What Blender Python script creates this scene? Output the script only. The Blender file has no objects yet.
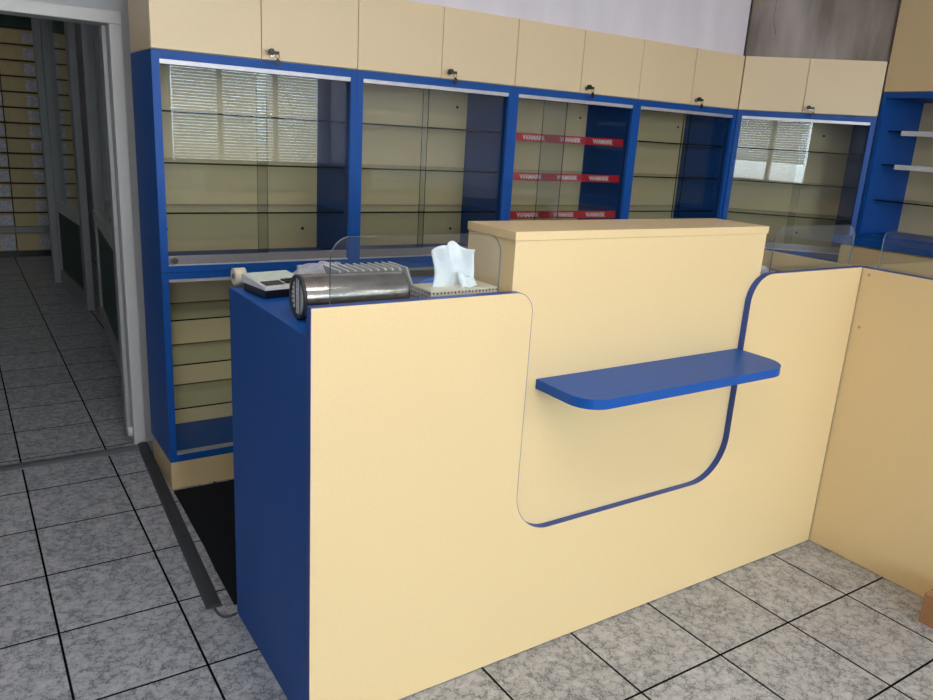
import bpy, bmesh, math, random
from mathutils import Vector, Matrix
random.seed(7)
scene = bpy.context.scene
C = scene.collection
PI = math.pi

# ------------------------------------------------------------------ materials
def srgb(r, g, b):
    def f(c):
        c /= 255.0
        return c / 12.92 if c <= 0.04045 else ((c + 0.055) / 1.055) ** 2.4
    return (f(r), f(g), f(b), 1.0)

def new_mat(name):
    m = bpy.data.materials.new(name); m.use_nodes = True
    nt = m.node_tree
    for n in list(nt.nodes): nt.nodes.remove(n)
    out = nt.nodes.new('ShaderNodeOutputMaterial')
    return m, nt, out

def plain(name, col, rough=0.5, metal=0.0, var=0.04, scale=60, bump=0.0, spec=0.5):
    """Principled surface with a faint procedural mottling."""
    m, nt, out = new_mat(name)
    b = nt.nodes.new('ShaderNodeBsdfPrincipled')
    b.inputs['Roughness'].default_value = rough
    b.inputs['Metallic'].default_value = metal
    b.inputs['Specular IOR Level'].default_value = spec
    tc = nt.nodes.new('ShaderNodeTexCoord')
    nz = nt.nodes.new('ShaderNodeTexNoise'); nz.inputs['Scale'].default_value = scale
    nz.inputs['Detail'].default_value = 3
    nt.links.new(tc.outputs['Object'], nz.inputs['Vector'])
    mp = nt.nodes.new('ShaderNodeMapRange')
    mp.inputs['From Min'].default_value = 0.3; mp.inputs['From Max'].default_value = 0.7
    mp.inputs['To Min'].default_value = 1 - var; mp.inputs['To Max'].default_value = 1 + var
    nt.links.new(nz.outputs['Fac'], mp.inputs['Value'])
    mul = nt.nodes.new('ShaderNodeMix'); mul.data_type = 'RGBA'; mul.blend_type = 'MULTIPLY'
    mul.inputs['Factor'].default_value = 1.0
    mul.inputs['A'].default_value = col
    nt.links.new(mp.outputs['Result'], mul.inputs['B'])
    nt.links.new(mul.outputs['Result'], b.inputs['Base Color'])
    if bump:
        bp = nt.nodes.new('ShaderNodeBump'); bp.inputs['Strength'].default_value = bump
        bp.inputs['Distance'].default_value = 0.002
        nt.links.new(nz.outputs['Fac'], bp.inputs['Height'])
        nt.links.new(bp.outputs['Normal'], b.inputs['Normal'])
    nt.links.new(b.outputs['BSDF'], out.inputs['Surface'])
    return m

def thin_glass(name, tint=(0.95, 0.98, 0.965, 1), refl=1.0, rough=0.0):
    """A pane: tinted see-through plus a Fresnel mirror."""
    m, nt, out = new_mat(name)
    t = nt.nodes.new('ShaderNodeBsdfTransparent'); t.inputs['Color'].default_value = tint
    g = nt.nodes.new('ShaderNodeBsdfGlossy'); g.inputs['Roughness'].default_value = rough
    g.inputs['Color'].default_value = (1, 1, 1, 1)
    # mirror share by Schlick's rule from the angle of view, the same from both faces of the pane
    ge = nt.nodes.new('ShaderNodeNewGeometry')
    dt = nt.nodes.new('ShaderNodeVectorMath'); dt.operation = 'DOT_PRODUCT'
    nt.links.new(ge.outputs['Normal'], dt.inputs[0]); nt.links.new(ge.outputs['Incoming'], dt.inputs[1])
    def mth(op, x, y=None):
        n = nt.nodes.new('ShaderNodeMath'); n.operation = op; n.use_clamp = op in ('MULTIPLY_ADD',)
        for i, v in enumerate((x, y)):
            if v is None: continue
            if isinstance(v, (int, float)): n.inputs[i].default_value = v
            else: nt.links.new(v, n.inputs[i])
        return n
    p5 = mth('POWER', mth('SUBTRACT', 1.0, mth('ABSOLUTE', dt.outputs['Value']).outputs[0]).outputs[0], 5.0)
    mu = mth('MULTIPLY_ADD', p5.outputs[0], 0.96 * refl); mu.inputs[2].default_value = 0.04 * refl
    mx = nt.nodes.new('ShaderNodeMixShader')
    nt.links.new(mu.outputs['Value'], mx.inputs['Fac'])
    nt.links.new(t.outputs['BSDF'], mx.inputs[1]); nt.links.new(g.outputs['BSDF'], mx.inputs[2])
    nt.links.new(mx.outputs['Shader'], out.inputs['Surface'])
    return m

TX, TY, TP, TPY = -0.2309, -0.301, 0.3358, 0.3425      # tile grid of the floor
def tile_floor():
    m, nt, out = new_mat('floor_tiles')
    N, L = nt.nodes, nt.links
    b = N.new('ShaderNodeBsdfPrincipled')
    tc = N.new('ShaderNodeTexCoord'); sp = N.new('ShaderNodeSeparateXYZ')
    L.new(tc.outputs['Object'], sp.inputs['Vector'])
    def math_(op, a, bb=None):
        n = N.new('ShaderNodeMath'); n.operation = op
        for i, v in enumerate((a, bb)):
            if v is None: continue
            if isinstance(v, (int, float)): n.inputs[i].default_value = v
            else: L.new(v, n.inputs[i])
        return n.outputs['Value']
    def axis(o, off, pitch):
        u = math_('DIVIDE', math_('SUBTRACT', o, off), pitch)
        fr = math_('FRACT', u); fl = math_('FLOOR', u)
        d = math_('SUBTRACT', 0.5, math_('ABSOLUTE', math_('SUBTRACT', fr, 0.5)))
        return math_('MULTIPLY', d, pitch), fl
    dx, ix = axis(sp.outputs['X'], TX, TP); dy, iy = axis(sp.outputs['Y'], TY, TPY)
    dmin = math_('MINIMUM', dx, dy)
    grout = N.new('ShaderNodeMapRange'); grout.inputs['From Min'].default_value = 0.0026
    grout.inputs['From Max'].default_value = 0.0046
    L.new(dmin, grout.inputs['Value'])
    # every tile takes its own cut of the marbling
    cb = N.new('ShaderNodeCombineXYZ')
    L.new(math_('MULTIPLY', ix, 3.71), cb.inputs['X']); L.new(math_('MULTIPLY', iy, 5.13), cb.inputs['Y'])
    L.new(math_('MULTIPLY', math_('ADD', ix, iy), 1.37), cb.inputs['Z'])
    add = N.new('ShaderNodeVectorMath'); add.operation = 'ADD'
    L.new(tc.outputs['Object'], add.inputs[0]); L.new(cb.outputs['Vector'], add.inputs[1])
    n1 = N.new('ShaderNodeTexNoise'); n1.inputs['Scale'].default_value = 22; n1.inputs['Detail'].default_value = 5
    n1.inputs['Distortion'].default_value = 0.9
    L.new(add.outputs['Vector'], n1.inputs['Vector'])
    n2 = N.new('ShaderNodeTexNoise'); n2.inputs['Scale'].default_value = 46; n2.inputs['Detail'].default_value = 4
    n2.inputs['Distortion'].default_value = 1.6
    L.new(add.outputs['Vector'], n2.inputs['Vector'])
    # crackle: thin dark lines between warped cells, broken up by noise
    wv = N.new('ShaderNodeVectorMath'); wv.operation = 'MULTIPLY_ADD'
    L.new(n2.outputs['Color'], wv.inputs[0]); wv.inputs[1].default_value = (.05, .05, .05)
    L.new(add.outputs['Vector'], wv.inputs[2])
    vo = N.new('ShaderNodeTexVoronoi'); vo.feature = 'DISTANCE_TO_EDGE'; vo.inputs['Scale'].default_value = 30
    L.new(wv.outputs['Vector'], vo.inputs['Vector'])
    vein0 = N.new('ShaderNodeMapRange'); vein0.inputs['From Min'].default_value = 0.01
    vein0.inputs['From Max'].default_value = 0.10
    L.new(vo.outputs['Distance'], vein0.inputs['Value'])
    brk = N.new('ShaderNodeMapRange'); brk.inputs['From Min'].default_value = 0.42; brk.inputs['From Max'].default_value = 0.60
    L.new(n1.outputs['Fac'], brk.inputs['Value'])
    vein = N.new('ShaderNodeMath'); vein.operation = 'MAXIMUM'
    hb = math_('MULTIPLY', brk.outputs['Result'], 0.70)
    L.new(vein0.outputs['Result'], vein.inputs[0]); L.new(hb, vein.inputs[1])
    ramp = N.new('ShaderNodeValToRGB')
    e = ramp.color_ramp.elements
    e[0].position = 0.32; e[0].color = srgb(160, 162, 168)
    e[1].position = 0.68; e[1].color = srgb(198, 198, 202)
    L.new(n1.outputs['Fac'], ramp.inputs['Fac'])
    mv = N.new('ShaderNodeMix'); mv.data_type = 'RGBA'
    mv.inputs['A'].default_value = srgb(104, 104, 112)
    L.new(vein.outputs['Value'], mv.inputs['Factor']); L.new(ramp.outputs['Color'], mv.inputs['B'])
    # slight tone step from tile to tile
    wn = N.new('ShaderNodeTexWhiteNoise'); wn.noise_dimensions = '3D'; L.new(cb.outputs['Vector'], wn.inputs['Vector'])
    tm = N.new('ShaderNodeMapRange'); tm.inputs['To Min'].default_value = 0.93; tm.inputs['To Max'].default_value = 1.05
    L.new(wn.outputs['Value'], tm.inputs['Value'])
    mt = N.new('ShaderNodeMix'); mt.data_type = 'RGBA'; mt.blend_type = 'MULTIPLY'; mt.inputs['Factor'].default_value = 1
    L.new(mv.outputs['Result'], mt.inputs['A']); L.new(tm.outputs['Result'], mt.inputs['B'])
    mg = N.new('ShaderNodeMix'); mg.data_type = 'RGBA'
    mg.inputs['A'].default_value = srgb(18, 17, 18)
    L.new(grout.outputs['Result'], mg.inputs['Factor']); L.new(mt.outputs['Result'], mg.inputs['B'])
    L.new(mg.outputs['Result'], b.inputs['Base Color'])
    b.inputs['Roughness'].default_value = 0.34
    sm = math_('MULTIPLY', grout.outputs['Result'], 0.45); L.new(sm, b.inputs['Specular IOR Level'])
    bp = N.new('ShaderNodeBump'); bp.inputs['Strength'].default_value = 0.25; bp.inputs['Distance'].default_value = 0.002
    hh = math_('ADD', grout.outputs['Result'], math_('MULTIPLY', n2.outputs['Fac'], 0.25))
    L.new(hh, bp.inputs['Height']); L.new(bp.outputs['Normal'], b.inputs['Normal'])
    L.new(b.outputs['BSDF'], out.inputs['Surface'])
    return m

def dusty_wall(name, col, dirt):
    m, nt, out = new_mat(name)
    N, L = nt.nodes, nt.links
    b = N.new('ShaderNodeBsdfPrincipled'); b.inputs['Roughness'].default_value = 0.9
    tc = N.new('ShaderNodeTexCoord'); mp = N.new('ShaderNodeMapping')
    mp.inputs['Scale'].default_value = (2.2, 2.2, 0.5)
    L.new(tc.outputs['Object'], mp.inputs['Vector'])
    nz = N.new('ShaderNodeTexNoise'); nz.inputs['Scale'].default_value = 2.4; nz.inputs['Detail'].default_value = 5
    L.new(mp.outputs['Vector'], nz.inputs['Vector'])
    rp = N.new('ShaderNodeValToRGB')
    rp.color_ramp.elements[0].position = 0.35; rp.color_ramp.elements[0].color = dirt
    rp.color_ramp.elements[1].position = 0.65; rp.color_ramp.elements[1].color = col
    L.new(nz.outputs['Fac'], rp.inputs['Fac']); L.new(rp.outputs['Color'], b.inputs['Base Color'])
    L.new(b.outputs['BSDF'], out.inputs['Surface'])
    return m

def box_pattern():
    m, nt, out = new_mat('tissue_box_print')
    N, L = nt.nodes, nt.links
    b = N.new('ShaderNodeBsdfPrincipled'); b.inputs['Roughness'].default_value = 0.5
    tc = N.new('ShaderNodeTexCoord')
    vo = N.new('ShaderNodeTexVoronoi'); vo.inputs['Scale'].default_value = 95; vo.inputs['Randomness'].default_value = 0.15
    L.new(tc.outputs['Object'], vo.inputs['Vector'])
    rp = N.new('ShaderNodeValToRGB'); rp.color_ramp.interpolation = 'CONSTANT'
    rp.color_ramp.elements[0].position = 0; rp.color_ramp.elements[0].color = srgb(120, 72, 66)
    rp.color_ramp.elements[1].position = 0.33; rp.color_ramp.elements[1].color = srgb(222, 214, 200)
    L.new(vo.outputs['Distance'], rp.inputs['Fac']); L.new(rp.outputs['Color'], b.inputs['Base Color'])
    L.new(b.outputs['BSDF'], out.inputs['Surface'])
    return m

M = {}
M['cream'] = plain('cream_laminate', srgb(233, 206, 157), 0.27, var=0.025, scale=180)
M['cream_brightened'] = plain('brightened_cream_laminate', srgb(244, 220, 180), 0.40, var=0.025, scale=180)  # cream lightened to stand in for missing light on the upper cupboards
M['cream_in'] = plain('cream_backboard', srgb(230, 207, 162), 0.5, var=0.03, scale=120)
M['blue'] = plain('blue_laminate', srgb(16, 81, 164), 0.42, var=0.05, scale=200, spec=0.25)
M['navy_edge'] = plain('navy_edge_banding', srgb(44, 74, 148), 0.45, var=0.03)
M['profile'] = plain('dull_aluminium_profile', srgb(150, 148, 154), 0.45, 0.5, var=0.05, scale=40)
M['alu'] = plain('brushed_aluminium', srgb(206, 206, 212), 0.45, 0.55, var=0.05, scale=40)
M['whiteplastic'] = plain('white_plastic', srgb(226, 226, 226), 0.4, var=0.02)
M['pvc'] = plain('white_pvc_frame', srgb(214, 211, 210), 0.4, var=0.02)
M['greypvc'] = plain('grey_pvc_frame', srgb(168, 168, 168), 0.45, var=0.03)
M['glass'] = thin_glass('clear_sliding_glass', (0.885, 0.90, 0.895, 1), 0.6)
M['shelfglass'] = thin_glass('shelf_glass', (0.90, 0.95, 0.925, 1), 0.8)
M['guardglass'] = thin_glass('acrylic_guard', (0.95, 0.975, 0.975, 1), 1.0)
M['windowglass'] = thin_glass('window_glass', (0.97, 0.98, 0.98, 1), 1.0)
M['glassedge'] = plain('dark_green_glass_edge', srgb(12, 20, 18), 0.3, var=0.05, spec=0.1)
M['guardedge'] = plain('pale_guard_edge', srgb(120, 138, 138), 0.2, var=0.05)
M['floor'] = tile_floor()
M['wall'] = dusty_wall('painted_wall', srgb(244, 239, 248), srgb(236, 229, 238))
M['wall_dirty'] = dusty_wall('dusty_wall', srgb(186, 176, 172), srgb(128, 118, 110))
M['wall_left'] = plain('darkened_left_wall', srgb(128, 126, 124), 0.85, var=0.05, scale=6)  # unseen wall, darkened to cut its bounce onto left-facing sides
M['wall_grey'] = plain('grey_wall_paint', srgb(196, 196, 200), 0.85, var=0.03, scale=12)
M['teal'] = plain('teal_wall_paint', srgb(74, 96, 88), 0.8, var=0.05, scale=8)
M['ceiling'] = plain('ceiling_paint', srgb(232, 230, 228), 0.9, var=0.02, scale=10)
M['chrome'] = plain('chrome', srgb(196, 196, 200), 0.2, 1.0, var=0.03)
M['black'] = plain('black_plastic', srgb(18, 18, 20), 0.35, var=0.05)
M['rubber'] = plain('dark_rubber', srgb(60, 62, 68), 0.6, var=0.1, scale=30)
M['strip'] = plain('threshold_metal', srgb(122, 124, 130), 0.55, 0.2, var=0.08, scale=30)
M['mat'] = plain('black_carpet', srgb(34, 36, 40), 0.95, var=0.35, scale=240, bump=0.5, spec=0.1)
M['red'] = plain('red_strip', srgb(196, 18, 44), 0.45, var=0.04)
M['white_print'] = plain('white_print', srgb(240, 236, 236), 0.5, var=0.01)
M['drawer'] = plain('beige_drawer_front', srgb(216, 194, 142), 0.5, var=0.05, scale=30)
M['darkwood'] = plain('dark_brown_carcass', srgb(52, 46, 34), 0.7)
M['card'] = plain('white_label_card', srgb(214, 212, 220), 0.6, var=0.25, scale=38)
M['crack'] = plain('dark_crack', srgb(70, 52, 50), 0.9)
M['hole'] = plain('dark_screw_hole', srgb(38, 34, 30), 0.8)
M['screw'] = plain('cream_screw_cap', srgb(176, 158, 122), 0.5)
M['silver'] = plain('silver_film', srgb(150, 144, 140), 0.22, 0.9, var=0.25, scale=26, bump=0.35)
M['rimgrey'] = plain('dark_grey_rim', srgb(64, 66, 72), 0.4, 0.4)
M['rib'] = plain('pale_metal_rib', srgb(236, 238, 242), 0.35, 0.0)
M['tissue'] = plain('white_tissue', srgb(240, 243, 250), 0.85, var=0.02)
M['tissuebox'] = box_pattern()
M['bluebag'] = plain('blue_plastic', srgb(60, 120, 225), 0.3, var=0.1)
M['paper'] = plain('pale_receipt_paper', srgb(222, 236, 228), 0.6, var=0.06, scale=80)
M['redthing'] = plain('dull_red_packet', srgb(170, 60, 60), 0.5)
M['cardboard'] = plain('brown_cardboard', srgb(160, 116, 80), 0.8, var=0.08, scale=50)
M['cable'] = plain('grey_cable', srgb(70, 74, 78), 0.5)
M['brown'] = plain('brown_clamp', srgb(92, 68, 58), 0.5)
M['ivory'] = plain('ivory_plastic', srgb(226, 216, 190), 0.4)
M['tape'] = plain('yellow_green_tape', srgb(168, 160, 70), 0.6)
m_, nt_, out_ = new_mat('blind_slat')
_d = nt_.nodes.new('ShaderNodeBsdfDiffuse'); _d.inputs['Color'].default_value = srgb(226, 222, 214)
_l = nt_.nodes.new('ShaderNodeBsdfTranslucent'); _l.inputs['Color'].default_value = srgb(226, 222, 214)
_x = nt_.nodes.new('ShaderNodeMixShader'); _x.inputs['Fac'].default_value = .28
nt_.links.new(_d.outputs['BSDF'], _x.inputs[1]); nt_.links.new(_l.outputs['BSDF'], _x.inputs[2])
nt_.links.new(_x.outputs['Shader'], out_.inputs['Surface']); M['slat'] = m_
m_, nt_, out_ = new_mat('fill_tube')
_e = nt_.nodes.new('ShaderNodeEmission'); _e.inputs['Strength'].default_value = 68.0; _e.inputs['Color'].default_value = (1, .95, .87, 1)
nt_.links.new(_e.outputs['Emission'], out_.inputs['Surface']); M['lamp'] = m_
m_, nt_, out_ = new_mat('fill_tube_dim')
_e = nt_.nodes.new('ShaderNodeEmission'); _e.inputs['Strength'].default_value = 2.6; _e.inputs['Color'].default_value = (1, .95, .87, 1)
nt_.links.new(_e.outputs['Emission'], out_.inputs['Surface']); M['lamp_dim'] = m_
m_, nt_, out_ = new_mat('clear_plastic_film')
_t = nt_.nodes.new('ShaderNodeBsdfTransparent'); _t.inputs['Color'].default_value = (0.9, 0.93, 0.97, 1)
_p = nt_.nodes.new('ShaderNodeBsdfPrincipled'); _p.inputs['Base Color'].default_value = srgb(232, 236, 244)
_p.inputs['Roughness'].default_value = 0.18
_n = nt_.nodes.new('ShaderNodeTexNoise'); _n.inputs['Scale'].default_value = 60
_r = nt_.nodes.new('ShaderNodeMapRange'); _r.inputs['From Min'].default_value = 0.35; _r.inputs['From Max'].default_value = 0.7
_r.inputs['To Min'].default_value = 0.30; _r.inputs['To Max'].default_value = 0.85
nt_.links.new(_n.outputs['Fac'], _r.inputs['Value'])
_x = nt_.nodes.new('ShaderNodeMixShader'); nt_.links.new(_r.outputs['Result'], _x.inputs['Fac'])
nt_.links.new(_t.outputs['BSDF'], _x.inputs[1]); nt_.links.new(_p.outputs['BSDF'], _x.inputs[2])
nt_.links.new(_x.outputs['Shader'], out_.inputs['Surface'])
M['film'] = m_

# ------------------------------------------------------------------ mesh helpers
class MB:
    """Collects shapes, then links them as ONE mesh object."""
    def __init__(self): self.bm = bmesh.new()
    def box(self, x0, x1, y0, y1, z0, z1, mi=0, bev=0.0):
        b2 = bmesh.new()
        r = bmesh.ops.create_cube(b2, size=1.0)
        bmesh.ops.scale(b2, vec=(x1 - x0, y1 - y0, z1 - z0), verts=b2.verts)
        bmesh.ops.translate(b2, vec=((x0 + x1) / 2, (y0 + y1) / 2, (z0 + z1) / 2), verts=b2.verts)
        if bev: bmesh.ops.bevel(b2, geom=list(b2.edges), offset=bev, segments=2, profile=0.7, affect='EDGES')
        self._merge(b2, mi); return self
    def _merge(self, b2, mi, mat=None):
        vm = {}
        for v in b2.verts: vm[v] = self.bm.verts.new(mat @ v.co if mat else v.co)
        for f in b2.faces:
            nf = self.bm.faces.new([vm[v] for v in f.verts])
            nf.material_index = mi if mi is not None else f.material_index
            nf.smooth = f.smooth
        b2.free()
    def prism(self, poly, axis, a0, a1, mi=0, side_mi=None, bev=0.0):
        """poly: list of 2-D points; axis 'x','y','z' = extrusion axis."""
        def P(u, v, a):
            return {'x': (a, u, v), 'y': (u, a, v), 'z': (u, v, a)}[axis]
        b2 = bmesh.new()
        A = [b2.verts.new(P(u, v, a0)) for u, v in poly]; B = [b2.verts.new(P(u, v, a1)) for u, v in poly]
        f = b2.faces.new(A); f.material_index = mi
        f = b2.faces.new(B[::-1]); f.material_index = mi
        n = len(poly)
        for i in range(n):
            f = b2.faces.new((A[i], B[i], B[(i + 1) % n], A[(i + 1) % n]))
            f.material_index = mi if side_mi is None else side_mi
        bmesh.ops.recalc_face_normals(b2, faces=b2.faces)
        if bev:
            es = [e for e in b2.edges if len(e.link_faces) == 2 and e.calc_face_angle() > 0.9]
            bmesh.ops.bevel(b2, geom=es, offset=bev, segments=2, profile=0.7, affect='EDGES')
        self._merge(b2, None); return self
    def cyl(self, p0, p1, r, mi=0, seg=20, r1=None, caps=True):
        p0, p1 = Vector(p0), Vector(p1); d = p1 - p0
        b2 = bmesh.new()
        bmesh.ops.create_cone(b2, cap_ends=caps, segments=seg, radius1=r, radius2=r if r1 is None else r1, depth=d.length)
        for f in b2.faces: f.smooth = len(f.verts) == 4
        mat = Matrix.Translation((p0 + p1) / 2) @ d.to_track_quat('Z', 'Y').to_matrix().to_4x4()
        self._merge(b2, mi, mat); return self
    def tube(self, pts, r, mi=0, seg=10):
        pts = [Vector(p) for p in pts]
        rings = []
        for i, p in enumerate(pts):
            d = (pts[min(i + 1, len(pts) - 1)] - pts[max(i - 1, 0)]).normalized()
            q = d.to_track_quat('Z', 'Y').to_matrix()
            rings.append([self.bm.verts.new(p + q @ Vector((r * math.cos(2 * PI * k / seg), r * math.sin(2 * PI * k / seg), 0))) for k in range(seg)])
        for a, b in zip(rings, rings[1:]):
            for k in range(seg):
                f = self.bm.faces.new((a[k], a[(k + 1) % seg], b[(k + 1) % seg], b[k])); f.material_index = mi; f.smooth = True
        for rg in (rings[0][::-1], rings[-1]): self.bm.faces.new(rg).material_index = mi
        return self
    def ring(self, prof, axis_pts, mi=0, seg=40):
        """Lathe: prof = list of (t, r) along +X axis, closed."""
        n = len(prof); rows = []
        for k in range(seg):
            a = 2 * PI * k / seg
            rows.append([self.bm.verts.new((t, r * math.cos(a), r * math.sin(a))) for t, r in prof])
        for k in range(seg):
            for i in range(n):
                f = self.bm.faces.new((rows[k][i], rows[k][(i + 1) % n], rows[(k + 1) % seg][(i + 1) % n], rows[(k + 1) % seg][i]))
                f.material_index = mi; f.smooth = True
        return self
    def build(self, name, mats, parent=None, loc=None, recalc=True):
        if recalc: bmesh.ops.recalc_face_normals(self.bm, faces=self.bm.faces)
        me = bpy.data.meshes.new(name); self.bm.to_mesh(me); self.bm.free()
        if not isinstance(mats, (list, tuple)): mats = [mats]
        for m in mats: me.materials.append(m)
        o = bpy.data.objects.new(name, me); C.objects.link(o)
        if parent is not None: o.parent = parent
        if loc is not None: o.location = loc
        return o

def tag(o, label=None, cat=None, group=None, kind=None):
    if label: o['label'] = label
    if cat: o['category'] = cat
    if group: o['group'] = group
    if kind: o['kind'] = kind
    return o

def empty(name, loc, label=None, cat=None, rz=0.0, group=None, kind=None):
    o = bpy.data.objects.new(name, None); C.objects.link(o)
    o.location = loc; o.rotation_euler = (0, 0, rz); o.empty_display_size = 0.1
    return tag(o, label, cat, group, kind)

def copy_tree(o, parent=None):
    c = o.copy(); C.objects.link(c)
    if parent is not None: c.parent = parent
    for ch in list(o.children): copy_tree(ch, c)
    return c

def struct(o): o['kind'] = 'structure'; return o

def arc(cx, cz, r, a0, a1, n=12):
    return [(cx + r * math.cos(math.radians(a0 + (a1 - a0) * i / n)), cz + r * math.sin(math.radians(a0 + (a1 - a0) * i / n))) for i in range(n + 1)]


# ------------------------------------------------------------------ the setting
XL, XR, YF, YB, ZC = -5.8, 2.10, -6.5, 2.08, 2.80
YK = 7.9                                      # far wall of the back room
fl = MB(); fl.box(XL - .1, XR + .1, YF - .1, YK + .1, -0.05, 0.0); struct(fl.build('floor', M['floor']))
b = MB(); b.box(XL - .1, XR + .1, YF - .1, YB + .12, ZC, ZC + .06); struct(b.build('ceiling', M['ceiling']))
# back wall with the doorway (x -3.2 .. -2.075)
DX0, DX1, DZ = -3.10, -2.074, 1.865
b = MB(); b.box(XL, DX0, YB, YB + .12, 0, ZC); b.box(DX0, DX1, YB, YB + .12, DZ, ZC); b.box(DX1, XR, YB, YB + .12, 0, ZC)
struct(b.build('wall_back', M['wall_grey']))
b = MB(); b.box(XR, XR + .1, YF, YB, 0, ZC); struct(b.build('wall_right', M['wall']))
b = MB(); b.box(XL - .1, XL, YF, YB, 0, ZC); struct(b.build('wall_left', M['wall_left']))
# bulkheads above the cupboards
ux = -2.0795; U = 0.7972; YC = 1.528; ZT = 1.700; ZTOP = 1.992
cx4 = ux + 4 * U
s45 = math.sqrt(0.5)
b = MB(); b.box(ux - .02, cx4 + .012, YC + .02, YC + .10, ZTOP + .001, ZC); struct(b.build('wall_above_cupboards', M['wall']))
DW = 0.745
cp0 = Vector((cx4 + .014, YC + .02)); cd_ = Vector((s45, -s45)); cn_ = Vector((s45, s45))
q = [cp0, cp0 + cd_ * (DW + .3), cp0 + cd_ * (DW + .3) + cn_ * .08, cp0 + cn_ * .08]
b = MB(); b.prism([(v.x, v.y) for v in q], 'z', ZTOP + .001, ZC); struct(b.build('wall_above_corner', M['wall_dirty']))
b = MB(); b.box(cx4 + .006, cx4 + .013, YC + .013, YC + .021, ZTOP, ZC); struct(b.build('trim_1', M['crack']))

# door frame
DF = empty('door_1', (0, 0, 0)); struct(DF)
b = MB(); b.box(DX1 - .048, DX1, YB - .015, YB + .13, 0, DZ - .0485, bev=.004); b.build('jamb', M['pvc'], DF)
b = MB(); b.box(DX0, DX0 + .048, YB - .015, YB + .13, 0, DZ - .0485, bev=.004); b.build('jamb', M['pvc'], DF)
b = MB(); b.box(DX0, DX1, YB - .015, YB + .13, DZ - .048, DZ, bev=.004); b.build('head_rail', M['pvc'], DF)
b = MB(); b.box(DX1 - .066, DX1 - .049, YB + .05, YB + .12, 0.02, DZ - .05, bev=.003); b.build('door_stop', M['greypvc'], DF)
b = MB(); b.cyl((DX1 - .055, YB + .03, .03), (DX1 - .055, YB + .03, .075), .012); b.build('hinge_pin', M['whiteplastic'], DF)
b = MB(); b.prism([(1.985, 0), (1.99, .004), (2.02, .007), (2.05, .004), (2.055, 0)], 'x', DX0, DX1 - .03)
struct(b.build('trim_2', M['strip']))

# back room seen through the doorway
b = MB(); b.box(DX0 - .75, XR, YK, YK + .1, 0, 2.9); struct(b.build('wall_backroom_far', M['teal']))
b = MB(); b.box(DX0 - .75, DX0 - .65, YB + .12, YK, 0, 2.9); struct(b.build('wall_backroom_left', M['wall_grey']))
b = MB(); b.box(-1.5, -1.4, YB + .12, YK, 0, 2.9); struct(b.build('wall_backroom_right', M['wall_grey']))
b = MB(); b.box(DX0 - .75, -1.4, YB + .12, YK, 2.9, 2.96); struct(b.build('ceiling_backroom', M['ceiling']))

def partition(name, A, B, h, label, mid, handle=None, hinges=None, post=False):
    """A white-framed glazed door panel standing on the line A-B (2-D points)."""
    A, B = Vector(A), Vector(B); L = (B - A).length; ang = math.atan2((B - A).y, (B - A).x)
    root = empty(name, (A.x, A.y, 0), label, 'glazed door', ang)
    s, t = .11, .05
    f = MB()
    f.box(0, s, 0, t, 0, h, bev=.004); f.box(L - s, L, 0, t, 0, h, bev=.004)
    f.box(s, L - s, 0, t, 0.0, .12, bev=.004); f.box(s, L - s, 0, t, h - .1, h, bev=.004)
    f.build('frame', M['greypvc'], root)
    if post:
        p_ = MB(); p_.box(-.005, .08, -.05, -.0005, 0, h, bev=.004); p_.build('door_post', M['greypvc'], root)
    r = MB(); r.box(s, L - s, -.006, t + .006, mid - .04, mid + .04, bev=.004); r.build('mid_rail', M['pvc'], root)
    g = MB(); g.box(s, L - s, .02, .028, mid + .04, h - .1); g.build('glass_pane', M['windowglass'], root)
    g = MB(); g.box(s, L - s, .016, .034, .12, mid - .04); g.build('lower_panel', M['teal'], root)
    if handle:
        hd = MB(); hd.cyl((handle, t, 1.06), (handle, t + .05, 1.06), .012); hd.cyl((handle, t + .05, 1.06), (handle, t + .05, .96), .012)
        hd.build('handle', M['chrome'], root)
    if hinges is not None:
        for z in (.25, .55, 1.7):
            hg = MB(); hg.cyl((hinges, t + .006, z), (hinges, t + .006, z + .16), .012); hg.build('hinge', M['black'], root)
    return root
partition('glazed_door', (-1.89, 4.55), (-2.055, 2.30), 2.5, 'nearer grey-framed glazed door standing along the passage beyond the doorway, with lever handle', .78, handle=.055)
partition('glazed_door', (-1.985, 6.11), (-1.93, 4.86), 2.6, 'farther grey-framed glazed door along the passage, with black hinges, close to the drawer cabinets', .68, hinges=1.16, post=True)

# drawers at the end of the passage
def drawer_cabinet(x0, x1, label):
    w = x1 - x0
    root = empty('drawer_cabinet', ((x0 + x1) / 2, 7.47, 0), label, 'drawer cabinet', group='drawer cabinets in the back room')
    c = MB(); c.box(-w / 2, w / 2, .012, .42, 0.06, 2.2); c.build('carcass', M['darkwood'], root)
    c = MB(); c.box(-w / 2, w / 2, .03, .42, 0, 0.06); c.build('plinth', M['black'], root)
    zs = [(0.07, .245)] + [(.315 + k * .1447, .315 + k * .1447 + .128) for k in range(13)]
    for z0, z1 in zs:
        d_ = MB(); d_.box(-w / 2 + .004, w / 2 - .004, -.012, .010, z0, z1, bev=.003)
        dr = d_.build('drawer', M['drawer'], root)
        l_ = MB(); l_.box(w / 2 - .135, w / 2 - .006, -.0145, -.0125, z0 + .012, z1 - .018); l_.build('label_card', M['card'], dr)
        k_ = MB(); k_.box(-w / 2 + .004, w / 2 - .004, -.030, -.012, z1 - .010, z1, bev=.003); k_.build('pull_lip', M['drawer'], dr)
    r = MB(); r.box(-w / 2, w / 2, -.006, .011, .25, .308); r.build('rail', M['greypvc'], root)
    return root
drawer_cabinet(-2.215, -1.875, 'tall beige drawer cabinet at the passage end, right-hand one, beside the glazed door')
drawer_cabinet(-2.558, -2.218, 'tall beige drawer cabinet at the passage end, left-hand one, cut by the photo edge')

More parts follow.
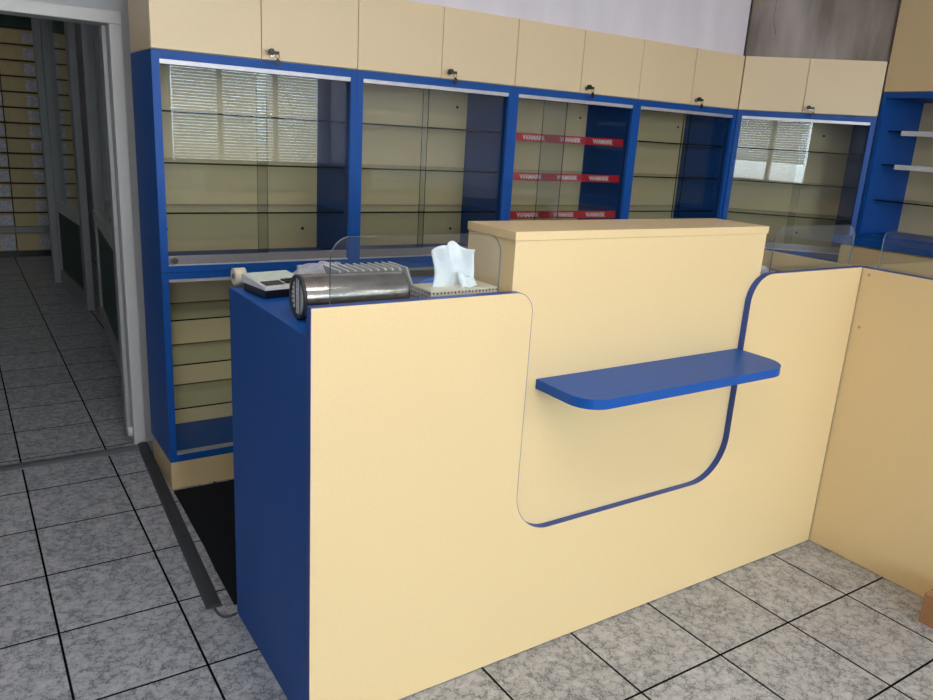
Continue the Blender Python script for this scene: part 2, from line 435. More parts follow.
# shop front behind the viewer: windows that let the daylight in
W1 = (-0.22, 2.00, 0.85, 2.60); W2 = (-2.75, -1.08, 0.12, 2.60); W4 = (-5.30, -3.70, 0.95, 2.45); W3 = (-0.95, -0.32, 0.10, 2.60)
b = MB()
b.box(XL, W4[0], YF - .15, YF, 0, ZC); b.box(W4[0], W4[1], YF - .15, YF, 0, W4[2]); b.box(W4[0], W4[1], YF - .15, YF, W4[3], ZC)
b.box(W4[1], W2[0], YF - .15, YF, 0, ZC); b.box(W2[0], W2[1], YF - .15, YF, 0, W2[2]); b.box(W2[0], W2[1], YF - .15, YF, W2[3], ZC)
b.box(W2[1], W3[0], YF - .15, YF, 0, ZC); b.box(W3[0], W3[1], YF - .15, YF, 0, W3[2]); b.box(W3[0], W3[1], YF - .15, YF, W3[3], ZC)
b.box(W3[1], W1[0], YF - .15, YF, 0, ZC); b.box(W1[0], W1[1], YF - .15, YF, 0, W1[2]); b.box(W1[0], W1[1], YF - .15, YF, W1[3], ZC)
b.box(W1[1], XR, YF - .15, YF, 0, ZC)
struct(b.build('wall_front', M['wall_grey']))
def window(name, W, bars, blind_to=None):
    root = empty(name, ((W[0] + W[1]) / 2, YF - .08, W[2])); struct(root)
    w = (W[1] - W[0]) / 2; h = W[3] - W[2]; f = MB()
    for x in [-w + .03, w - .03] + bars: f.box(x - .03, x + .03, -.03, .03, 0, h, bev=.004)
    f.box(-w, w, -.03, .03, 0, .06, bev=.004); f.box(-w, w, -.03, .03, h - .06, h, bev=.004)
    f.build('window_frame', M['pvc'], root)
    g = MB(); g.box(-w, w, -.004, .004, 0.01, h - .01); g.build('window_pane', M['windowglass'], root)
    if blind_to is not None:
        s = MB(); z = h - .08
        while z > blind_to - W[2]:
            c_, s_ = .0165 * math.cos(1.0), .0165 * math.sin(1.0)
            s.prism([(.10 - c_, z - s_), (.10 + c_, z + s_), (.10 + c_, z + s_ + .0008), (.10 - c_, z - s_ + .0008)], 'x', -w + .06, w - .06)
            z -= .040
        s.build('blind', M['slat'], root)
    return root
window('window_1', W1, [-.4, .4], .90)
window('window_3', W3, [], .95)
window('window_2', W2, [-.35, .35])
window('window_4', W4, [0.0], 1.30)

# ------------------------------------------------------------------ display wall
DEP = 0.362
def make_base(w, label, kick_side=True):
    root = empty('base_cabinet', (0, 0, 0), label, 'cabinet')
    k = MB(); k.box(.0005, w - .0005, 0, DEP - .02, 0, .117, bev=.001); k.build('plinth', M['cream'], root)
    c = MB(); t = .026
    c.box(0, t, 0, DEP, .117, .8985, bev=.001); c.box(w - t, w, 0, DEP, .117, .8985, bev=.001)
    c.box(t, w - t, 0, DEP, .117, .146); c.box(t, w - t, 0, DEP, .873, .8985)
    c.build('carcass', M['blue'], root)
    b_ = MB(); b_.box(t, w - t, DEP - .012, DEP - .004, .146, .873); b_.build('back_panel', M['cream_in'], root)
    for z in (.699, .514, .328):
        s_ = MB(); s_.box(t + .001, w - t - .001, .045, DEP - .014, z - .003, z + .003)
        sh = s_.build('glass_shelf', [M['shelfglass'], M['glassedge']], root)
        for f in sh.data.polygons:
            if abs(f.normal.z) < .5: f.material_index = 1
    r = MB(); r.box(t, w - t, .004, .034, .860, .873, bev=.001); r.build('top_rail', M['alu'], root)
    r = MB(); r.box(t, w - t, .003, .034, .146, .1515, bev=.001); r.build('bottom_rail', M['alu'], root)
    return root

def lock_at(x, z, parent, name='lock', hang=True):
    l = MB(); l.cyl((x, -.0005, z), (x, -.006, z), .010); l.cyl((x, -.006, z), (x, -.016, z), .0065)
    lk = l.build(name, M['chrome'], parent)
    k = MB(); k.cyl((x, -.016, z), (x, -.030, z), .0022)
    k.box(x - .014, x + .018, -.040, -.030, z - .004, z + .007, bev=.002)          # turned key bow
    k.cyl((x - .012, -.028, z + .004), (x - .012, -.043, z + .004), .011)
    k.tube([(x + .012 + .008 * math.cos(a), -.036, z - .010 + .008 * math.sin(a)) for a in [i * PI / 6 for i in range(13)]], .0011, seg=6)
    kk = k.build('key', M['black'], lk); kk['label'] = 'black-headed key'
    if hang:
        f = MB(); f.prism([(x + .012, z - .018), (x + .020, z - .024), (x + .021, z - .040), (x + .014, z - .046), (x + .006, z - .038), (x + .007, z - .024)], 'y', -.040, -.032, bev=.0015)
        f.build('spare_key', M['black'], lk)
    return lk

def make_cupboard(w, label, h=ZTOP - ZT, split=.5):
    root = empty('wall_cupboard', (0, 0, 0), label, 'cupboard')
    c = MB(); c.box(.0008, w - .0008, .019, DEP, .0008, h - .001); c.build('carcass', M['cream_brightened'], root)
    for i, (a, bb) in enumerate(((.0016, w * split - .0016), (w * split + .0016, w - .0016))):
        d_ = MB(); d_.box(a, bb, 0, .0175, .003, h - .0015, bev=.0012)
        o = d_.build('door', M['cream_brightened'], root)
        if i == 1: lock_at(a + .036, .026, o)
    return root

def make_display(w, label, left_end, right_start, front='L', strips=False, rail_lock=False, holes=((.09, .1), )):
    """Upper glazed unit, local origin at its lower left front corner."""
    root = empty('display_cabinet', (0, 0, 0), label, 'display cabinet')
    H = ZT - .900; t = .028
    c = MB()
    c.box(0, t, 0, DEP, 0, H - .001, bev=.001); c.box(w - t, w, 0, DEP, 0, H - .001, bev=.001)
    c.box(t, w - t, 0, DEP, 0, .024); c.box(t, w - t, 0, DEP, H - .031, H - .001)
    c.build('carcass', M['blue'], root)
    b_ = MB(); b_.box(t, w - t, DEP - .012, DEP - .004, .024, H - .031)
    bp = b_.build('back_panel', M['cream_in'], root)
    for hx, hz in holes:
        hm = MB(); hm.cyl((hx, DEP - .012, hz), (hx, DEP - .0135, hz), .007); hm.build('screw_hole', M['hole'], bp)
    zs = [z - .900 for z in (1.492, 1.306, 1.119)]
    for z in zs:
        s_ = MB(); s_.box(t + .001, w - t - .001, .047, DEP - .014, z - .0032, z + .0032)
        sh = s_.build('glass_shelf', [M['shelfglass'], M['glassedge']], root)
        for f in sh.data.polygons:
            if abs(f.normal.z) < .5: f.material_index = 1
        if strips:
            st = MB(); st.box(t + .002, w - t - .004, .041, .0468, z - .034, z + .004, bev=.001)
            for cxx in (.19, .505, .80):
                add_text(st, 'WAMARK', t + cxx * (w - 2 * t), .0405, z - .0265, .0245, 1)
            o = st.build('price_strip', [M['red'], M['white_print']], sh, recalc=False); o['label'] = 'red shelf strip with white lettering'
    r = MB(); r.box(t, w - t, .003, .034, H - .047, H - .031, bev=.001); r.build('top_rail', M['alu'], root)
    r = MB(); r.box(t, w - t, .003, .034, .024, .029, bev=.001); r.build('bottom_rail', M['alu'], root)
    for i, (a0, a1) in enumerate(((t, left_end), (right_start, w - t))):
        y0 = .008 if i == 0 else .021
        g = MB(); g.box(a0, a1, y0, y0 + .006, .030, H - .035)
        o = g.build('sliding_door', [M['glass'], M['glassedge']], root)
        for f in o.data.polygons:
            if abs(f.normal.y) < .5: f.material_index = 1
        p_ = MB(); p_.box(a0, a1, y0 - .0035, y0 + .0085, .029, .062, bev=.001)
        p_.build('door_profile', M['profile'], o)
        if i == 0 and rail_lock:
            l = MB(); l.cyl((a0 + .020, y0 - .0036, .046), (a0 + .020, y0 - .024, .046), .011); l.cyl((a0 + .020, y0 - .024, .046), (a0 + .020, y0 - .027, .046), .006)
            l.build('lock', M['chrome'], o)
    return root

def add_text(mb, txt, cx, y, z, size, mi):
    cu = bpy.data.curves.new('lettering', 'FONT'); cu.body = txt; cu.size = size * 1.36; cu.align_x = 'CENTER'
    cu.offset = .0006; cu.extrude = .0004; cu.space_character = .86; cu.shear = -.12
    ob = bpy.data.objects.new('lettering', cu); C.objects.link(ob)
    dg = bpy.context.evaluated_depsgraph_get(); dg.update()
    me = bpy.data.meshes.new_from_object(ob.evaluated_get(dg))
    b2 = bmesh.new(); b2.from_mesh(me)
    mat = Matrix.Translation((cx, y, z)) @ Matrix.Rotation(PI / 2, 4, 'X') @ Matrix.Scale(1.02, 4, (1, 0, 0))
    mb._merge(b2, mi, mat)
    bpy.data.objects.remove(ob); bpy.data.curves.remove(cu); bpy.data.meshes.remove(me)

bays = [  # (label of bay, left pane end, right pane start)
    ('first bay, nearest the doorway', -1.660 - ux, -1.696 - ux),
    ('second bay from the doorway', -.935 - (ux + U), -.955 - (ux + U)),
    ('third bay, the one with red shelf strips', -.150 - (ux + 2 * U), -.285 - (ux + 2 * U)),
    ('fourth bay, next to the angled corner', .740 - (ux + 3 * U), .700 - (ux + 3 * U)),
]
disp_labels = [
    'blue-framed glass display cabinet nearest the doorway, with round lock on its aluminium rail',
    'blue-framed glass display cabinet between the doorway one and the one with red strips',
    'blue-framed glass display cabinet with red lettered strips on its three shelves',
    'blue-framed glass display cabinet between the red-strip one and the angled corner one']
base_labels = [
    'blue open-front base cabinet on cream plinth, nearest the doorway, under the first display cabinet',
    'blue base cabinet behind the counter guard glass, second from the doorway',
    'blue base cabinet under the red-strip display, behind the raised counter block',
    'blue base cabinet, last before the angled corner, behind the raised counter block']
cup_labels = [
    'cream two-door cupboard at top left, above the display cabinet nearest the doorway',
    'cream two-door cupboard above the second display cabinet from the doorway',
    'cream two-door cupboard above the display cabinet with red strips',
    'cream two-door cupboard above the fourth display cabinet, just left of the corner one']
G_D, G_B, G_C = 'display cabinets along the back wall', 'base cabinets along the back wall', 'cream cupboards along the top'
base0 = make_base(U, base_labels[0]); cup0 = make_cupboard(U, cup_labels[0])
for k in range(4):
    bs = base0 if k == 0 else copy_tree(base0)
    bs.location = (ux + k * U, YC, 0); bs['label'] = base_labels[k]; bs['group'] = G_B
    cp = cup0 if k == 0 else copy_tree(cup0)
    cp.location = (ux + k * U, YC, ZT); cp['label'] = cup_labels[k]; cp['group'] = G_C
    hol = [((.10, .118), (.70, .113)), ((.71, .70), (.706, .10)), ((.72, .697),), ((.71, .69),)][k]
    dp = make_display(U, disp_labels[k], bays[k][1], bays[k][2], strips=(k == 2), rail_lock=(k == 0), holes=hol)
    dp.location = (ux + k * U, YC, .900); dp['group'] = G_D
# the corner units, turned 45 degrees
RZ = -PI / 4
cb = make_base(DW, 'blue base cabinet standing across the room corner, under the angled display cabinet')
cb.location = (cx4 + .002, YC - .002, 0); cb.rotation_euler.z = RZ; cb['group'] = G_B
cd = make_display(DW, 'blue-framed glass display cabinet standing at an angle across the room corner', DW * .55, DW * .5, holes=((.56, .69), (.50, .10)))
cd.location = (cx4 + .002, YC - .002, .900); cd.rotation_euler.z = RZ; cd['group'] = G_D
cc = make_cupboard(DW, 'cream two-door cupboard set at an angle in the corner, above the angled display', split=.465)
cc.location = (cx4 + .002, YC - .002, ZT); cc.rotation_euler.z = RZ; cc['group'] = G_C

# open shelving on the right wall; local x runs towards the viewer (-Y), local y into the wall (+X)
RX, RY, RW = 1.642, 0.996, 1.30
def right_root(name, z, label, cat): return empty(name, (RX, RY, z), label, cat, -PI / 2)
r = right_root('shelving_unit', 1.047, 'blue open shelving unit on the right with cream back and white shelf strips', 'shelving')
D2 = .42; t = .025
c = MB(); hh = 1.831 - 1.047
c.box(0, t, 0, D2, 0, hh - .001, bev=.001); c.box(RW - t, RW, 0, D2, 0, hh - .001, bev=.001); c.box(t, RW - t, 0, D2, hh - .030, hh - .001)
c.box(t, RW - t, .02, D2, 0, .012)
c.build('carcass', M['blue'], r)
c = MB(); c.box(t, RW - t, D2 - .018, D2 - .006, .012, hh - .03); c.build('back_panel', M['cream_in'], r)
for i, z in enumerate((1.628, 1.446, 1.247)):
    s_ = MB(); zz = z - 1.047; s_.box(t + .001, RW - t - .001, .078, D2 - .02, zz - .0035, zz + .0035)
    sh = s_.build('glass_shelf', [M['shelfglass'], M['glassedge']], r)
    for f in sh.data.polygons:
        if abs(f.normal.z) < .5: f.material_index = 1
    if i < 2:
        st = MB(); st.box(.105, RW - t - .02, .072, .0775, zz - .022, zz + .005, bev=.001)
        st.build('price_strip', M['whiteplastic'], sh)
r = right_root('wall_cupboard', 1.831, 'tall cream cupboard at the right edge, above the blue open shelving', 'cupboard')
c = MB(); c.box(.001, RW, .019, D2, .001, .86); c.build('carcass', M['cream'], r)
for a, bb in ((.002, RW / 2 - .002), (RW / 2 + .002, RW - .002)):
    d_ = MB(); d_.box(a, bb, 0, .0175, .003, .86, bev=.0012); d_.build('door', M['cream'], r)
r = empty('base_cabinet', (1.42, .945, 0), 'cream base cabinet with blue top ledge under the open shelving on the right', 'cabinet', -PI / 2)
c = MB(); c.box(0, RW - .05, .02, .64, .0, 1.012, bev=.001); c.build('carcass', M['cream'], r)
for a, bb in ((.003, .60), (.604, RW - .055)):
    d_ = MB(); d_.box(a, bb, 0, .0185, .06, 1.004, bev=.0012); d_.build('door', M['cream'], r)
c = MB(); c.box(-.045, RW - .05, -.012, .64, 1.0125, 1.0465, bev=.0015); c.build('worktop', M['blue'], r)

# ------------------------------------------------------------------ the counter
W = 2.1015; HT = 1.1; TH = .022; WT = 1.0316
ct = empty('reception_counter', (-W / 2, 0.3, 0), 'cream and blue reception counter with raised middle block and blue writing shelf', 'counter')
ct.location = (0, 0, 0)
def panel_outline(g):
    """Outline of the front panel, shrunk by g on its free edges."""
    o_ = [(-W + g, 0.003), (-.0045, 0.003), (-.0045, HT - g)]
    o_ += arc(-.613 + .095, HT - .095, .095 - g, 90, 180, 12)                 # right shoulder
    o_ += arc(-.613 - .150, .405 + .150, .150 + g, 0, -90, 16)                # lower right
    o_ += arc(-1.499 + .125, .405 + .125, .125 + g, -90, -180, 16)            # lower left
    o_ += arc(-1.499 - .055, HT - .055, .055 - g, 0, 90, 10)                  # left shoulder
    return o_ + [(-W + g, HT - g)]
o_in, o_out = panel_outline(.0014), panel_outline(0.0)
fp = MB(); bmf = fp.bm
A = [bmf.verts.new((u, 0, v)) for u, v in o_in]; B = [bmf.verts.new((u, TH, v)) for u, v in o_in]
bmf.faces.new(A); bmf.faces.new(B[::-1])
fpo = fp.build('front_panel', M['cream'], ct)
eb = MB(); nn = len(o_in)
rows = [[eb.bm.verts.new((u, y, v)) for u, v in oo] for oo, y in ((o_in, 0), (o_out, -.0002), (o_out, TH), (o_in, TH))]
for i in range(nn):
    j = (i + 1) % nn
    for a_, b_ in ((0, 1), (1, 2), (2, 3), (3, 0)):
        eb.bm.faces.new((rows[a_][i], rows[b_][i], rows[b_][j], rows[a_][j]))
bmesh.ops.remove_doubles(eb.bm, verts=eb.bm.verts, dist=1e-6)
ebo = eb.build('edge_banding', M['navy_edge'], fpo); ebo['label'] = 'dark blue edge band around the cream panel'
b = MB(); b.box(-W, -W + .02, TH + .0005, .585, 0, WT - .022, bev=.001); b.build('side_panel', M['blue'], ct)
b = MB(); b.box(-W, -.025, TH + .0005, .587, WT - .022, WT, bev=.001); b.build('worktop', M['blue'], ct)
b = MB(); b.box(-W + .02, -.024, .30, .318, .0, WT - .022); b.build('inner_panel', M['cream'], ct)
b = MB(); b.box(-W + .02, -.024, .318, .57, .52, .538); b.build('inner_shelf', M['cream'], ct)
b = MB(); b.box(-.024, -.006, TH + .0005, .585, 0, HT, bev=.0008); b.build('end_panel', M['cream'], ct)
b = MB(); b.box(-1.553, -.556, TH + .0004, .236, .34, 1.2265, bev=.001); rb = b.build('raised_block', M['cream'], ct)
b = MB(); b.box(-1.556, -.552, TH - .002, .238, 1.227, 1.2495, bev=.0012); b.build('block_top', M['cream'], rb)
sh_o = [(-1.450, TH)] + arc(-1.375, -.113, .075, 180, 270, 10) + arc(-.706, -.098, .090, 270, 360, 12) + [(-.616, TH)]
b = MB(); b.prism(sh_o, 'z', .826, .853, bev=.0012); ws = b.build('writing_shelf', M['blue'], ct)
for x in (-1.418, -.66):
    b = MB(); b.prism([(-.07, .826), (-.106, .826), (-.106, .819), (-.07, .819)], 'x', x - .008, x + .008); b.build('shelf_bracket', M['navy_edge'], ws)

def guard(parent, name, w, h, rad, rz, loc, clamps=()):
    o_ = [(0, 0), (w, 0)] + arc(w - rad, h - rad, rad, 0, 90, 10) + arc(rad, h - rad, rad, 90, 180, 10)
    g = MB(); g.prism(o_, 'y', -.003, .003, 0, 1)
    o = g.build(name, [M['guardglass'], M['guardedge']], parent); o.location = loc; o.rotation_euler.z = rz
    for cx_, cm in clamps:
        c_ = MB(); c_.box(cx_ - .016, cx_ + .016, -.012, .012, -.002, .022, bev=.002); c_.build('clamp', M[cm], o)
    return o
guard(ct, 'glass_guard', .458, .212, .05, 0, (-2.038, .046, WT))
g2 = guard(ct, 'glass_guard', .462, .212, .045, 0, (-.470, .050, WT), ((.440, 'black'),))

# counter wing running towards the viewer on the right
wg = empty('counter_wing', (0, 0, 0), 'cream counter wing at the right, meeting the reception counter at a square corner', 'counter')
b = MB(); b.box(0, TH, -1.55, .0215, .003, HT - .003); b.build('front_panel', M['cream'], wg)
b = MB(); b.box(0, TH, -1.55, .0215, HT - .003, HT, bev=.0005); b.build('edge_banding', M['navy_edge'], wg)
b = MB(); b.box(TH + .0005, .96, -1.55, .185, 1.033, 1.058, bev=.001); b.build('worktop', M['cream'], wg)
b = MB(); b.box(TH + .0005, .94, .14, .160, 0, 1.033); b.build('end_panel', M['cream'], wg)
b = MB(); b.box(TH + .0005, .94, -1.55, -1.53, 0, 1.033); b.build('end_panel', M['cream'], wg)
g3 = guard(wg, 'glass_guard', .60, .178, .03, -PI / 2, (.048, -.028, 1.058), ((.055, 'brown'), (.5, 'brown')))
for y, z in ((-.027, 1.075), (-.029, .883)):
    b = MB(); b.cyl((-.0004, y, z), (.004, y, z), .0055); b.build('screw_cap', M['screw'], wg)
b = MB(); b.box(.030, .052, -.012, .018, 1.0585, 1.077, bev=.002); b.build('clamp', M['brown'], wg)

# ------------------------------------------------------------------ things on the worktop
# silver roll
rl = empty('silver_tube', (-2.062, .178, WT + .0535), 'short fat silver tube lying on the blue worktop behind the front panel', 'tube', math.radians(-2))
b = MB(); b.ring([(0, .0515), (.004, .0525), (.264, .0525), (.268, .0515), (.268, .046), (0, .046)], None, seg=56); b.build('shell', M['silver'], rl)
b = MB(); b.ring([(-.002, .0525), (.006, .0530), (.006, .0450), (-.002, .0455)], None, seg=56); b.build('end_rim', M['rimgrey'], rl)
gr = MB()
for i in range(8):
    z = -.038 + i * .0108; hw = math.sqrt(max(.0449 ** 2 - z * z, 0))
    gr.prism([(.0015, z - .0030), (.0030, z + .0042), (.018, z + .0042), (.016, z - .0022)], 'y', -hw, hw)
gr.build('inner_rib', M['rib'], rl)
gd = MB()
for y in (-.016, .016):
    hz = math.sqrt(.0448 ** 2 - y * y); gd.box(-.0005, .0012, y - .0012, y + .0012, -hz, hz)
gd.build('inner_grid', M['black'], rl)
b = MB(); b.cyl((.034, 0, 0), (.040, 0, 0), .0458, seg=40); b.build('inner_disc', M['rimgrey'], rl)

# card terminal / calculator
tm = empty('desk_calculator', (-2.008, .47, WT), 'flat black and white desk calculator at the left end of the blue worktop', 'calculator', math.radians(8))
b = MB(); b.box(-.060, .068, -.055, .075, 0.0005, .022, bev=.004); b.build('base', M['black'], tm)
b = MB(); b.prism([(-.058, .0225), (.078, .0225), (.078, .046), (-.058, .032)], 'x', -.063, .071, bev=.002); b.build('casing', M['whiteplastic'], tm)
b = MB(); b.prism([(-.048, .0335), (-.012, .0372), (-.012, .0382), (-.048, .0345)], 'x', -.054, .000); b.build('display', M['rimgrey'], tm)
b = MB(); b.prism([(-.000, .0385), (.068, .0455), (.068, .0475), (-.000, .0405)], 'x', -.058, .060); b.build('paper', M['paper'], tm)
for i in range(5):
    for j in range(2):
        y = -.044 + j * .020; x = .006 + i * .0125; z = .034 + (y + .058) * .103
        k = MB(); k.box(x, x + .009, y, y + .014, z - .001, z + .004, bev=.001); k.build('key', M['black'], tm)
rr = empty('paper_roll', (-2.066, .61, WT), 'small ivory plastic roll end standing behind the calculator', 'roll')
b = MB(); b.cyl((-.016, 0, .024), (.016, 0, .024), .0235, seg=24); b.build('roll', M['ivory'], rr)
b = MB(); b.cyl((-.0175, 0, .024), (.0175, 0, .024), .008, seg=16); b.build('core', M['rimgrey'], rr)

# slatted white tray behind the tube
tr = empty('slatted_tray', (-1.775, .385, WT), 'low white tray of slanting slats behind the silver tube', 'tray', math.radians(2))
b = MB(); b.box(-.115, .115, -.055, .055, 0.0003, .010, bev=.002); b.build('base', M['rimgrey'], tr)
for i in range(10):
    x = -.088 + i * .0225
    s_ = MB(); s_.prism([(x, .010), (x + .006, .010), (x - .022, .080), (x - .028, .080)], 'y', -.05, .05); s_.build('slat', M['whiteplastic'], tr)

def crumple(rx, ry, rz, seed, amp, flat=True, sub=4):
    rnd = random.Random(seed); b2 = bmesh.new()
    bmesh.ops.create_icosphere(b2, subdivisions=sub, radius=1)
    dirs = [(Vector((rnd.gauss(0, 1), rnd.gauss(0, 1), rnd.gauss(0, 1))).normalized(), rnd.uniform(4, 11), rnd.uniform(0, 6)) for _ in range(9)]
    for v in b2.verts:
        s = sum(abs(math.sin(v.co.dot(d_) * f_ + p_)) for d_, f_, p_ in dirs) / len(dirs) - .63
        k = 1 + amp * s * 2.2
        v.co = Vector((v.co.x * rx * k, v.co.y * ry * k, v.co.z * rz * k))
        if flat: v.co.z = max(v.co.z, -rz * .55)
    for f in b2.faces: f.smooth = True
    zmin = min(v.co.z for v in b2.verts)
    for v in b2.verts: v.co.z -= zmin
    mb = MB(); mb._merge(b2, 0); return mb
pb = empty('plastic_bag', (-1.850, .520, WT + .0005), 'crumpled clear plastic bag beside the calculator, behind the silver tube', 'bag')
crumple(.095, .052, .044, 3, .30).build('bag', M['film'], pb)
b = MB(); b.box(-.03, .035, -.02, .02, .012, .034, bev=.004); b.build('packet', M['redthing'], pb)
bl = crumple(.04, .03, .028, 11, .35).build('blue_bag', M['bluebag']); bl.location = (-1.590, .345, WT + .0005)
tag(bl, 'small crumpled blue plastic bag behind the tissue box', 'bag')
wb = crumple(.075, .05, .042, 21, .5).build('plastic_bag', M['film']); wb.location = (-.405, .15, WT + .0005)
tag(wb, 'pale crumpled plastic bag just right of the raised counter block', 'bag')

# tissue box with one tissue standing up
tb = empty('tissue_box', (-1.663, .120, WT), 'low patterned tissue box with a white tissue sticking up, behind the guard glass', 'tissue box', math.radians(1))
b = MB(); b.box(-.102, .100, -.050, .050, 0.0005, .070, bev=.002); b.build('box', M['tissuebox'], tb)
b = MB(); b.box(-.094, .092, -.042, .042, .0702, .0712); b.build('top_sheet', M['ivory'], tb)
ti = bmesh.new(); nx, nz = 18, 14; grid = []
for j in range(nz + 1):
    row = []
    for i in range(nx + 1):
        u = i / nx * 2 - 1; v = j / nz
        wdt = .058 - .003 * math.sin(3 * v)
        x = u * wdt + .004 * math.sin(5 * v)
        y = .012 * math.sin(u * 4.2 + .4) * (.5 + .5 * v) + .004 * math.sin(u * 9 + v * 3) * v - .010 * abs(u)
        top = .114 - .020 * abs(u + .05) ** 1.2 + .004 * math.sin(7 * u)
        row.append(ti.verts.new((x, y, .049 + v * top)))
    grid.append(row)
for j in range(nz):
    for i in range(nx):
        ti.faces.new((grid[j][i], grid[j][i + 1], grid[j + 1][i + 1], grid[j + 1][i])).smooth = True
mb = MB(); mb._merge(ti, 0); to = mb.build('tissue', M['tissue'], tb, recalc=False); to.location = (-.015, 0, .020)
sd = to.modifiers.new('thickness', 'SOLIDIFY'); sd.thickness = .0012
ti = bmesh.new(); grid = []
for j in range(7):
    row = []
    for i in range(9):
        u = i / 8; v = j / 6
        row.append(ti.verts.new((.012 + u * .052, -.012 - .024 * v - .006 * math.sin(5 * u), .050 + .034 * (1 - v) * (1 - .35 * u) + .004 * math.sin(9 * u))))
    grid.append(row)
for j in range(6):
    for i in range(8): ti.faces.new((grid[j][i], grid[j][i + 1], grid[j + 1][i + 1], grid[j + 1][i])).smooth = True
mb = MB(); mb._merge(ti, 0); t2 = mb.build('tissue_fold', M['tissue'], to, recalc=False)
sd = t2.modifiers.new('thickness', 'SOLIDIFY'); sd.thickness = .0012

# ------------------------------------------------------------------ on the floor
b = MB()
poly = [(-2.079, 1.50), (-2.080, 1.36), (-2.084, 1.17), (-2.086, 1.02), (-2.094, .85), (-2.098, .625), (-2.06, .63), (-.10, .64), (-.08, 1.49)]
b.prism(poly, 'z', .0003, .007)
tag(b.build('floor_mat', M['mat']), 'black carpet mat on the floor between the counter and the display cabinets', 'mat')
cv = empty('cable_cover', (-2.09, 2.05, 0), 'dark grey rubber cable cover strip running along the floor from the doorway', 'cable cover', math.atan2(.626 - 2.05, -2.156 + 2.09))
Lc = math.hypot(1.409, .075); prof = [(-.025, .0003), (-.019, .009), (-.008, .013), (.008, .013), (.019, .009), (.025, .0003)]
for a, bb in ((0.0, Lc * .60), (Lc * .60 + .003, Lc)):
    s_ = MB(); s_.prism(prof, 'x', a, bb); s_.build('section', M['rubber'], cv)
pts = []
for i in range(13):
    u = i / 12; P0, P1, P2, P3 = Vector((-2.158, .638, .007)), Vector((-2.160, .585, .006)), Vector((-2.150, .560, .005)), Vector((-2.1065, .575, .005))
    pts.append(P0 * (1 - u) ** 3 + P1 * 3 * u * (1 - u) ** 2 + P2 * 3 * u * u * (1 - u) + P3 * u ** 3)
b = MB(); b.tube(pts, .0042); tag(b.build('cable', M['cable']), 'grey cable leaving the cover strip and going under the blue counter side', 'cable')
# cardboard box in the lower right corner, leaning shape with an open flap
bx = empty('cardboard_box', (-.10, -.65, 0), 'brown cardboard box at the foot of the counter wing, cut by the right edge', 'box', math.radians(0))
b = MB()
for (x0, x1, y0, y1) in ((-.06, .092, .135, .139), (-.06, .092, -.2, -.196), (-.06, -.056, -.196, .135), (.088, .092, -.196, .135)):
    b.box(x0, x1, y0, y1, .0005, .105)
b.box(-.056, .088, -.196, .135, .0005, .004)
b.build('carton', M['cardboard'], bx)
f_ = MB(); f_.prism([(.1395, .105), (.142, .105), (.160, .062), (.157, .060)], 'x', .0, .085); f_.build('flap', M['cardboard'], bx)

# marks on the wall above the corner unit
b = MB(); pts = []
for i in range(9):
    s_ = .115 + .006 * math.sin(i * .9) + .004 * i; z = 2.335 - i * .028
    p = cp0 + cd_ * s_ - cn_ * .0005; pts.append((p.x, p.y, z))
b.tube(pts, .0009, seg=6); tag(struct(b.build('trim_3', M['crack'])))
p = cp0 + cd_ * .045 - cn_ * .001
b = MB(); b.box(-.006, .006, -.0006, .0006, -.02, .02); o = struct(b.build('trim_4', M['tape'])); o.location = (p.x, p.y, 2.295); o.rotation_euler.z = RZ

# ------------------------------------------------------------------ light
w = bpy.data.worlds.new('daylight'); scene.world = w; w.use_nodes = True
nt = w.node_tree; bg = nt.nodes['Background']
bg.inputs['Strength'].default_value = 24.0
tc = nt.nodes.new('ShaderNodeTexCoord'); sp = nt.nodes.new('ShaderNodeSeparateXYZ'); rp = nt.nodes.new('ShaderNodeValToRGB')
nt.links.new(tc.outputs['Generated'], sp.inputs['Vector'])
mr = nt.nodes.new('ShaderNodeMapRange'); mr.inputs['From Min'].default_value = -1; mr.inputs['From Max'].default_value = 1
nt.links.new(sp.outputs['Z'], mr.inputs['Value']); nt.links.new(mr.outputs['Result'], rp.inputs['Fac'])
el = rp.color_ramp.elements                      # ground, hazy horizon, bright overcast sky
el[0].position = .47; el[0].color = (.26, .26, .26, 1)
el[1].position = .70; el[1].color = (.78, .91, 1.0, 1)
for ps, cl in ((.50, (.52, .61, .67, 1)), (.56, (.66, .76, .83, 1))):
    e_ = el.new(ps); e_.color = cl
nt.links.new(rp.outputs['Color'], bg.inputs['Color'])
def portal(W, name):
    l = bpy.data.lights.new(name, 'AREA'); l.shape = 'RECTANGLE'; l.size = W[1] - W[0]; l.size_y = W[3] - W[2]
    l.cycles.is_portal = True
    o = bpy.data.objects.new(name, l); C.objects.link(o)
    o.location = ((W[0] + W[1]) / 2, YF - .16, (W[2] + W[3]) / 2); o.rotation_euler = (PI / 2, 0, 0)
    return o
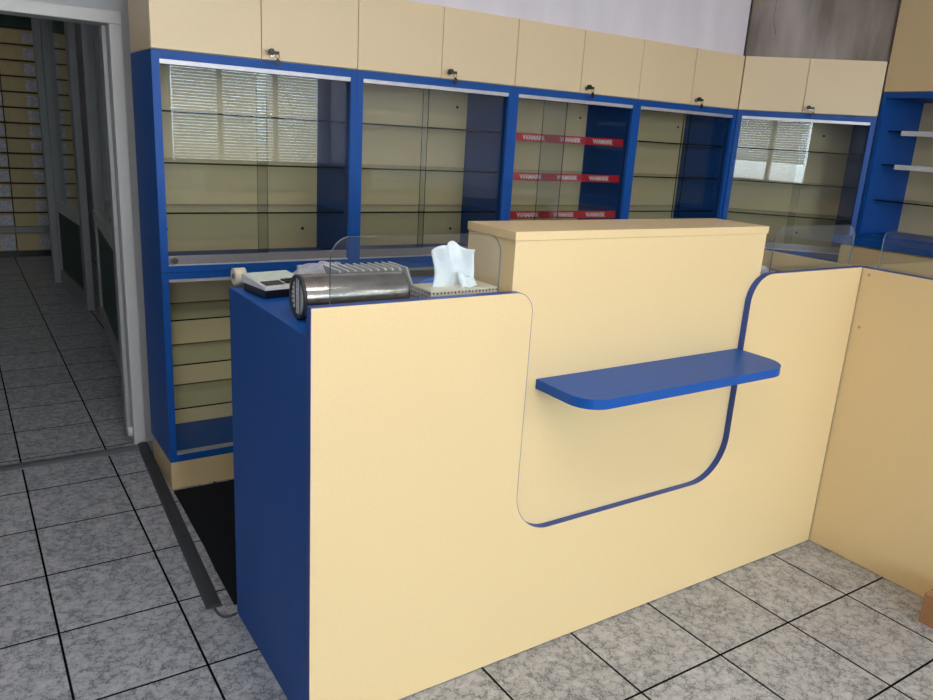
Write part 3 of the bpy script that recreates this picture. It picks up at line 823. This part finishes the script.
for nm, W_ in (('window_portal', W1), ('window_portal', W2), ('window_portal', W3), ('window_portal', W4)):
    portal(W_, nm)

def fill_lamp(x, y, label, z=None, glow='lamp'):  # unseen fill lamp, added to brighten the room, shaped as a hanging fixture
    root = empty('fill_lamp', (x, y, z or ZC), label, 'lamp', group='added fill lamps under the ceilings')
    b = MB(); b.box(-.64, .64, -.022, .022, -.40, -.36, bev=.006); b.build('housing', M['whiteplastic'], root)
    for xx in (-.45, .45):
        r_ = MB(); r_.cyl((xx, 0, -.36), (xx, 0, -.0005), .006); r_.build('rod', M['chrome'], root)
    for yy in (-.035, .035):
        t_ = MB(); t_.cyl((-.60, yy, -.425), (.60, yy, -.425), .015); t_.build('tube', M[glow], root)
fill_lamp(-2.25, -1.05, 'added white fluorescent fill lamp, unseen, hanging under the ceiling, to the left')
fill_lamp(-2.6, 6.4, 'added dim white fluorescent fill lamp, unseen, under the back room ceiling, near the drawer cabinets', 2.9, 'lamp_dim')  # added to brighten the drawer fronts, hidden above the door head
fill_lamp(.2, -3.6, 'added white fluorescent fill lamp, unseen, hanging under the ceiling, to the right')

# ------------------------------------------------------------------ camera (933 x 700 frame)
cam = bpy.data.cameras.new('camera'); co = bpy.data.objects.new('camera', cam); C.objects.link(co)
rx_ = Vector((0.83646322, -0.5448661, 0.05873861)); up_ = Vector((0.10016646, 0.25738335, 0.96110379)); fw_ = Vector((0.53879121, 0.79804433, -0.26986901))
mat = Matrix((rx_, up_, -fw_)).transposed().to_4x4(); mat.translation = Vector((-2.7149, -1.5091, 1.4757))
co.matrix_world = mat
cam.sensor_fit = 'HORIZONTAL'; cam.sensor_width = 36.0; cam.lens = 36.0 * 769.99 / 933.0; cam.clip_start = .02
scene.camera = co
scene.view_settings.view_transform = 'Standard'; scene.view_settings.look = 'None'
scene.view_settings.gamma = 1.0; scene.view_settings.use_curve_mapping = False
scene.view_settings.exposure = -0.03
scene.cycles.max_bounces = 12; scene.cycles.transparent_max_bounces = 32; scene.cycles.diffuse_bounces = 6
scene.cycles.sample_clamp_indirect = 6.0
